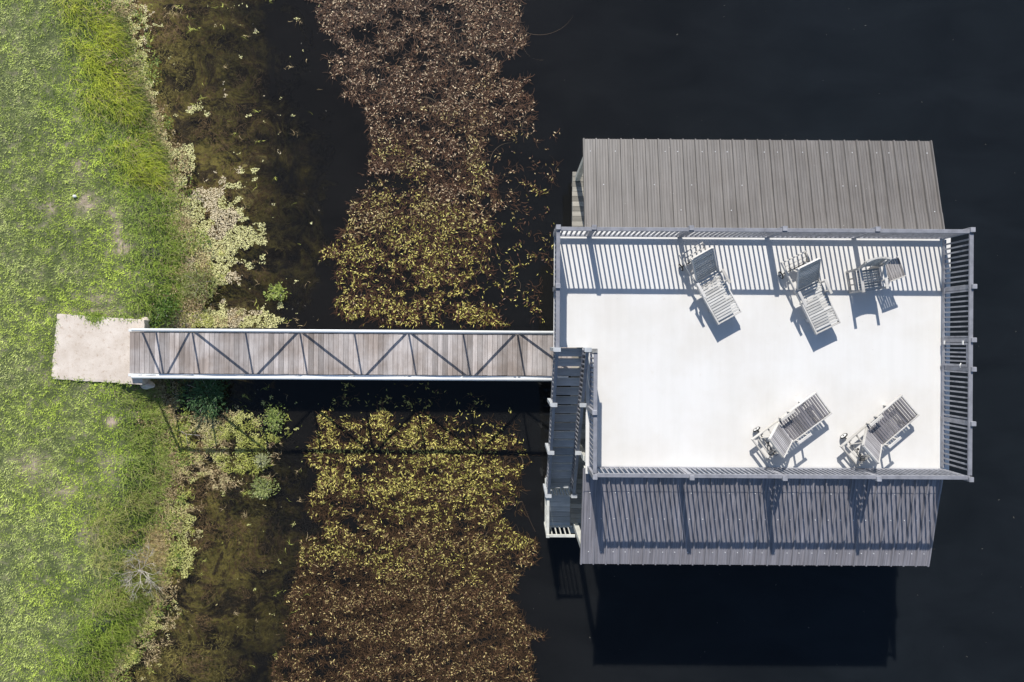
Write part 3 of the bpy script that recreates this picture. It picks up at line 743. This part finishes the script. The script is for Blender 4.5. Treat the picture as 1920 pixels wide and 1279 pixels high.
# ---- low broad-leaved ground cover along the waterline
n=34000; py=rng.uniform(-5,1285,n); Yg=(639.5-py)*CAMZ/FOC; t=rng.uniform(-.75,.6,n)
w=np.exp(-((py-580)/70)**2)*1.0+np.exp(-((py-770)/50)**2)*.6+.42; k=rng.random(n)<w; Yg,t=Yg[k],t[k]
X=shoreX(Yg)-t; k=rng.random(len(X))<np.clip(fbm(X*3,Yg*3,3)*3-1.0,0,1); X,Yg=X[k],Yg[k]; Z=np.maximum(landz(X,Yg),0)
pxx=960+X*FOC/(CAMZ-Z); pyy=639.5-Yg*FOC/(CAMZ-Z); k=~inpoly(pxx,pyy,[(95,582),(1100,605),(1100,712),(90,712)]); X,Yg,Z=X[k],Yg[k],Z[k]; m=len(X)
tag(leaves('ground_cover',np.c_[X,Yg,Z+rng.uniform(.02,.16,m)],rng.uniform(0,6.28,m),rng.uniform(.04,.08,m),rng.uniform(.025,.045,m),rng.uniform(-.3,.6,m),np.where((fbm(X*2+4,Yg*2,2)>.52)[:,None],lerp((.16,.11,.05),(.55,.44,.24),rng.random(m)),lerp((.06,.13,.02),(.38,.42,.09),rng.random(m))),M['shrub']),'tangled low weeds, green and brown, all along the waterline','ground cover',kind='stuff')

# ---- floating pondweed, two beds
bedA=[(578,-20),(985,-20),(985,60),(945,130),(1000,200),(1015,250),(905,262),(900,330),(950,380),(905,430),(930,470),(905,560),(940,612),(655,612),(635,585),(612,545),(640,500),(622,460),(660,420),(655,380),(690,330),(702,300),(680,205),(628,135),(640,90),(600,40)]
sparseA=[(890,235),(1045,255),(1052,330),(1020,365),(1040,450),(1015,612),(890,612)]
bedB=[(600,800),(612,768),(700,778),(760,790),(830,800),(900,815),(985,835),(1000,862),(958,900),(965,945),(945,960),(975,1010),(1002,1045),(955,1075),(945,1125),(985,1160),(1003,1190),(985,1300),(522,1300),(535,1200),(560,1150),(548,1080),(582,1005),(605,980),(588,930),(612,880),(585,855)]
sparseB=[(640,722),(860,745),(985,790),(1000,860),(880,830),(610,790)]
def edge_noise(px,py,amp=40):
    return px+(fbm(px/34.,py/34.,3)-.5)*2*amp, py+(fbm(px/34.+31,py/34.+17,3)-.5)*2*amp
def bed_pts(n,dense,sparse,x0,x1,y0,y1,ps,gap=.42,fine=0):
    px=rng.uniform(x0,x1,n); py=rng.uniform(y0,y1,n); qx,qy=edge_noise(px,py)
    inn=inpoly(qx,qy,dense); sp=inpoly(qx,qy,sparse)
    cl=fbm(px/24.,py/11.,4)
    big=fbm(px/75.+3,py/34.,3)
    if fine: cl=cl*.45+fbm(px/8.5+5,py/6.5,2)*.55
    k=(inn&(rng.random(n)<np.clip((cl-gap)*(10 if fine else 6)+(big-.45)*5+.25,.015,1)))|(sp&(rng.random(n)<np.clip((cl-.55)*9,0,1)*ps))
    return px[k],py[k]
for nm,dense,sparse,y0,y1,nl,nst,lab in (('pondweed',bedA,sparseA,-15,612,46000,36000,'bed of floating pondweed above the footbridge, pinkish towards the top'),
                                     ('pondweed',bedB,sparseB,720,1290,66000,46000,'bed of floating pondweed below the footbridge, rusty brown towards the bottom')):
    up=nm and y0<0
    parts=[]
    # brown stems just breaking the surface
    px,py=bed_pts(nst,dense,sparse,510,1055,y0,y1,.30,.36 if up else .28)
    X,Y=at_np(px,py,0); m=len(X); q=rng.random(m)
    if up: cs=lerp((.026,.014,.008),(.15,.075,.040),q**1.3); 
    else: cs=lerp((.026,.016,.008),(.125,.072,.035),q**1.3)
    fl=rng.random(m)<.5
    parts.append(ribbons(np.c_[X,Y,rng.uniform(.004,.03,m)],rng.uniform(0,6.28,m),rng.uniform(.08,.26,m),rng.uniform(.006,.013,m),rng.uniform(-.02,.10,m),np.full(m,.03),cs,3,curl=.35,taper=False))
    # leaves
    px,py=bed_pts(nl,dense,sparse,510,1055,y0,y1,.55,.47,1)
    if up: keep=rng.random(len(px))<np.interp(py,[0,300,450,612],[.75,.8,1,1])
    else:
        yel=np.clip(sstep((990-py)/120)+.30*(fbm(px/40,py/30,3)>.5)*1.0,0,1); right=sstep((900-px)/120)
        keep=rng.random(len(px))<.62+.38*yel*(.3+.7*right)
    px,py=px[keep],py[keep]; X,Y=at_np(px,py,0); m=len(X); q=rng.random(m); r2=rng.random(m)
    yg=lerp((.18,.16,.03),(.96,.84,.24),q**1.6)
    if up:
        pk=lerp((.19,.095,.05),(.96,.76,.50),q**2.0); f=sstep((450-py)/280+ (r2-.5)*.5+(fbm(px/60.+7,py/40.,3)-.5)*1.8); cl=yg*(1-f[:,None])+pk*f[:,None]
        br=r2<.30; cl[br]=lerp((.07,.035,.02),(.20,.10,.06),rng.random(br.sum()))
        fac=np.interp(py,[0,400,600],[.8,.9,1.05])
    else:
        f=sstep((py-930)/170+(r2-.5)*.4+(fbm(px/60.,py/40.+2,3)-.5)*2.4); bl=lerp((.17,.10,.045),(.88,.70,.30),q**1.8); cl=yg*(1-f[:,None])+bl*f[:,None]
        br=rng.random(m)<(.2+.32*f); cl[br]=lerp((.07,.038,.020),(.22,.12,.065),rng.random(br.sum()))
        fac=np.interp(py,[780,950,1100,1280],[1.0,.95,.75,.8])
    # leaves grow in small rosettes
    hd=(fbm(px/30.,py/30.+9,2)*4*np.pi)+rng.normal(0,1.1,m)
    V,F2=leaf_geo(np.c_[X,Y,rng.uniform(.012,.045,m)],hd,rng.uniform(.05,.125,m)*fac,rng.uniform(.016,.032,m)*fac,rng.uniform(-.05,.38,m),rng.normal(0,.35,m))
    parts.append((V,F2,np.repeat(cl,4,0)))
    # long looping runners
    rc=np.random.default_rng(5 if up else 6); nr=22; cx_=rc.uniform(780,985,nr); cy_=rc.uniform(60,600,nr) if up else rc.uniform(790,1260,nr)
    if not up: cx_=rc.uniform(760,985,nr)
    X,Y=at_np(cx_,cy_,0); 
    for j in range(2):
        parts.append(ribbons(np.c_[X,Y,np.full(nr,.01)],rc.uniform(0,6.28,nr),rc.uniform(.5,1.7,nr),np.full(nr,.009),np.zeros(nr),np.zeros(nr),lerp((.07,.045,.03),(.26,.19,.12),rc.random(nr)),12,curl=rc.normal(0,.28,nr),taper=False))
    V,F2,Cc=merge(parts); tag(np_mesh(nm,V,F2,Cc,M['pondleaf']),lab,'pondweed',kind='stuff')

# ---- crumbly floating algae near the shore
def blob(px,py,cx,cy,rx,ry): return np.exp(-(((px-cx)/rx)**2+((py-cy)/ry)**2))
n=260000; px=rng.uniform(190,600,n); py=rng.uniform(-5,1290,n); sp=shore_px(py)
w=(blob(px,py,415,375,48,50)+blob(px,py,375,420,50,40)+blob(px,py,465,440,30,30)+blob(px,py,425,490,62,42)+blob(px,py,345,310,28,42)
   +1.15*np.exp(-((px-sp-4)/21)**2)*np.clip(1.25-py/560,.72,1)+blob(px,py,372,205,34,14)*.8+blob(px,py,424,180,7,16)*.7+blob(px,py,430,600,100,22)
   +blob(px,py,385,800,60,42)*.85+blob(px,py,335,975,38,55)+blob(px,py,330,1040,34,45)*.8+blob(px,py,400,870,70,50)*.78+blob(px,py,470,800,60,30)*.55+blob(px,py,440,610,70,18)*.6+blob(px,py,285,1150,50,40)*.7+blob(px,py,250,1235,45,45)*.8+blob(px,py,470,320,20,6)*.8+blob(px,py,480,600,50,20)*.8
   +blob(px,py,380,560,60,50)*.6+blob(px,py,270,30,30,45)*.5)
nz=fbm(px/15.,py/12.,5); k=(rng.random(n)<np.clip(((nz-.5)*1.25-.34+.56*np.clip(w,0,1.15))*9,0,1))&(px>sp-14)&~((py>614)&(py<716)&(px<1100))
px,py,nz=px[k],py[k],nz[k]; X,Y=at_np(px,py,0); m=len(X); q=rng.random(m)
cl=lerp((.38,.38,.12),(.98,.93,.50),np.clip(q*.8+nz*.4-.1,0,1)); tn=fbm(px/40.+8,py/40.,3)>.59; cl[tn]=lerp((.46,.38,.22),(.92,.80,.56),q[tn])
low=py>740; cl[low]*=np.array([.72,.74,.55])
zz=np.maximum(landz(X,Y),0)+rng.uniform(.004,.03,m)
AL=leaf_geo(np.c_[X,Y,zz],rng.uniform(0,6.28,m),rng.uniform(.022,.05,m),rng.uniform(.018,.035,m),rng.uniform(-.2,.3,m),rng.normal(0,.25,m)); AL=(AL[0],AL[1],np.repeat(cl,4,0))
n=90000; px=rng.uniform(190,600,n); py=rng.uniform(-5,1290,n); sp=shore_px(py)
w=1.0*np.exp(-((px-sp-2)/26)**2)+blob(px,py,400,850,95,75)+blob(px,py,470,820,70,50)*.7+blob(px,py,372,530,70,80)*.9+blob(px,py,430,600,90,25)+blob(px,py,285,1150,60,90)*.8+blob(px,py,300,40,60,60)*.5+blob(px,py,340,1000,40,60)*.7+blob(px,py,370,215,60,30)*.35
nz=fbm(px/20.+9,py/14.,4); k=(rng.random(n)<np.clip(((nz-.5)*1.4-.36+.54*np.clip(w,0,1.1))*7,0,1))&(px>sp-16)&~((py>614)&(py<716)&(px<1100))
px,py=px[k],py[k]; X,Y=at_np(px,py,0); m=len(X); q=rng.random(m); cc=lerp((.10,.065,.03),(.84,.66,.36),q**1.5); gk=fbm(px/35.,py/30.+6,3)>.50; cc[gk]=lerp((.10,.12,.02),(.80,.82,.20),q[gk]**1.3)
TG=ribbons(np.c_[X,Y,np.maximum(landz(X,Y),0)+rng.uniform(.003,.05,m)],rng.uniform(0,6.28,m),rng.uniform(.05,.20,m),rng.uniform(.007,.016,m),rng.uniform(-.1,.4,m),np.full(m,.15),cc,3,curl=.35)
Va,Fa,Ca=merge([AL,TG]); tag(np_mesh('floating_algae',Va,Fa,Ca,M['alga']),'crumbly pale yellow algae and tangled brown weed floating along the shore','algae',kind='stuff')

# ---- sunken weed just under the surface in the shallows
n=60000; px=rng.uniform(240,640,n); py=rng.uniform(-5,1290,n); sp=shore_px(py); dt=(px-sp)
nz=fbm(px/38.,py/30.,4); k=(dt>5)&(rng.random(n)<np.clip((nz-.45)*9,0,1)*np.clip(1.15-dt/np.interp(py,[0,600,900,1280],[250,200,270,300]),0,1))&~((py>614)&(py<722))
px,py=px[k],py[k]; X,Y=at_np(px,py,-.1); m=len(X)
cl=lerp((.16,.13,.05),(.50,.44,.16),rng.random(m)); k2=fbm(px/60.,py/50.+4,3)>.52; cl[k2]=lerp((.20,.13,.07),(.46,.32,.19),rng.random(k2.sum()))
zz=np.maximum(landz(X,Y)+.03,rng.uniform(-.22,-.05,m))
zz=np.minimum(zz,-.02)
V,F2,Cc=ribbons(np.c_[X,Y,zz],rng.uniform(0,6.28,m),rng.uniform(.06,.2,m),rng.uniform(.010,.026,m),rng.uniform(-.05,.25,m),np.full(m,.12),cl,3,curl=.3)
tag(np_mesh('sunken_weed',V,F2,Cc,M['strand']),'brown and olive weed under the clear shallow water','water weed',kind='stuff')

# ---- individual plants
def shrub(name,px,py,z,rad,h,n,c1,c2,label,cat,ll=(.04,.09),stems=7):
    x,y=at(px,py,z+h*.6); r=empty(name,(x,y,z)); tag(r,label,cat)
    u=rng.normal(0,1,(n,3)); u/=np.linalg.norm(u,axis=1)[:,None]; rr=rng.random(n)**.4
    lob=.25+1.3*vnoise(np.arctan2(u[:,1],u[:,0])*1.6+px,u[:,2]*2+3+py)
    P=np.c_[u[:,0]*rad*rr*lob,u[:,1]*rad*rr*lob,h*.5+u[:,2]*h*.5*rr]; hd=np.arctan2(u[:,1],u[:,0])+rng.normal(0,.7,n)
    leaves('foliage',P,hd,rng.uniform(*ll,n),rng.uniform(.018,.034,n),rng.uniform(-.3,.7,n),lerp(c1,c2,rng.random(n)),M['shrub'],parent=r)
    mb=MB()
    for k in range(stems):
        a=6.28*k/stems; mb.tube([(0,0,-.05),(math.cos(a)*rad*.35,math.sin(a)*rad*.35,h*.4),(math.cos(a)*rad*.75,math.sin(a)*rad*.75,h*.75)],[.010,.007,.003],5)
    mb.build('stems',M['twig'],r)
shrub('marsh_plant',520,546,0,.30,.25,420,(.16,.23,.035),(.44,.50,.13),'small bright green plant standing alone in the water above the footbridge','plant')
shrub('marsh_plant',514,786,0,.36,.28,520,(.14,.21,.04),(.40,.46,.14),'round bright green plant in the water just below the footbridge','plant')
shrub('marsh_plant',492,918,0,.40,.30,620,(.16,.21,.05),(.42,.45,.17),'larger pale green plant in the water, lowest of the standing water plants','plant')
shrub('marsh_plant',490,862,0,.22,.2,240,(.22,.25,.09),(.50,.50,.28),'thin wispy plant just above the larger pale green water plant','plant')
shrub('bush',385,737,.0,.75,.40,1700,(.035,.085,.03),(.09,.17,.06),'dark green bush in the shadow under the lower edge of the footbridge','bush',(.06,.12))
shrub('bush',372,528,.05,.55,.35,900,(.13,.16,.04),(.32,.33,.12),'sprawling olive bush at the waterline above the concrete pad','bush')
shrub('bush',300,575,.25,.5,.28,900,(.05,.12,.02),(.17,.26,.05),'leafy green bush between the concrete pad and the olive bush','bush')
# dead branch
x,y=at(262,1070,.4); br=MB(); rb=random.Random(4)
def grow(p,d,l,r_,dep):
    pts=[p]; q=Vector(p); dd=Vector(d)
    for k in range(3):
        dd=(dd+Vector((rb.uniform(-.22,.22),rb.uniform(-.22,.22),rb.uniform(-.12,.10)))).normalized(); q=q+dd*l/3; q.z=max(q.z,.04); pts.append(q.copy())
    br.tube(pts,[r_,r_*.85,r_*.7,r_*.5],5)
    if dep>0:
        for k in range(4 if dep>1 else 3):
            f=rb.choice(pts[1:]); nd=(dd+Vector((rb.uniform(-1,1),rb.uniform(-1,1),rb.uniform(-.1,.4)))).normalized(); grow(f,nd,l*.62,r_*.6,dep-1)
for a in (.1,-.5,-1.3,-2.3,.9,2.6,1.6,-3.0): grow(Vector((0,0,.05)),Vector((math.cos(a),math.sin(a),.22)),.46,.010,3)
o=br.build('dead_branch',M['twig']); o.location=(x,y,.35); tag(o,'bleached dead branch with bare twigs lying on the straw coloured grass','branch')
def twig(px,py,l,a,label):
    x,y=at(px,py,.03); mb=MB(); mb.tube([(0,0,.03),(l*.4*math.cos(a),l*.4*math.sin(a),.05),(l*math.cos(a+.25),l*math.sin(a+.25),.02)],[.014,.011,.005],6)
    mb.tube([(l*.4*math.cos(a),l*.4*math.sin(a),.05),(l*.75*math.cos(a-.5),l*.75*math.sin(a-.5),.03)],[.008,.004],5)
    o=mb.build('stick',M['twig']); o.location=(x,y,0); tag(o,label,'stick')
twig(335,806,.65,-.5,'pale forked stick at the waterline below the footbridge'); twig(330,590,.5,.6,'pale forked stick at the waterline above the footbridge')
def stone(px,py,z,s,label,mat,name='stone'):
    x,y=at(px,py,z); import bmesh; bm=bmesh.new(); bmesh.ops.create_icosphere(bm,subdivisions=3,radius=1)
    for v in bm.verts:
        f=1+.18*(vnoise(v.co.x*2+px,v.co.y*2+v.co.z)-.5)*2; v.co=Vector((v.co.x*s[0]*f,v.co.y*s[1]*f,v.co.z*s[2]*f))
    me=bpy.data.meshes.new(name); bm.to_mesh(me); bm.free(); me.materials.append(mat)
    a=me.attributes.new('tint','FLOAT','POINT'); a.data.foreach_set('value',[.8]*len(me.vertices))
    o=bpy.data.objects.new(name,me); COL.objects.link(o); o.location=(x,y,z); tag(o,label,name)
stone(270,600,.42,(.16,.10,.12),'rounded grey stone at the upper right corner of the concrete pad',M['concrete'])
stone(276,722,.30,(.20,.13,.14),'grey rock under the lower right corner of the concrete pad',M['concrete'])
stone(140,368,.64,(.06,.045,.03),'small white stone lying on the lawn above the concrete pad',M['white'])

# scattered flecks on the open water
n=150; px=np.r_[rng.uniform(1010,1915,n-50),rng.uniform(420,620,50)]; py=rng.uniform(5,1275,n); px[:6]=[1455,1322,1862,1000,1060,1268]; py[:6]=[1095,1220,1150,1140,150,66]
X,Y=at_np(px,py,0); k=~((X>.9)&(X<10.6)&(Y>-5.6)&(Y<5)); X,Y=X[k],Y[k]; m=len(X)
tag(leaves('floating_flecks',np.c_[X,Y,np.full(m,.004)],rng.uniform(0,6.28,m),rng.uniform(.02,.07,m),rng.uniform(.008,.02,m),rng.uniform(0,.2,m),lerp((.05,.045,.035),(.32,.30,.25),rng.random(m)**2),M['alga']),'tiny pale flecks scattered over the open dark water','floating flecks',kind='stuff')
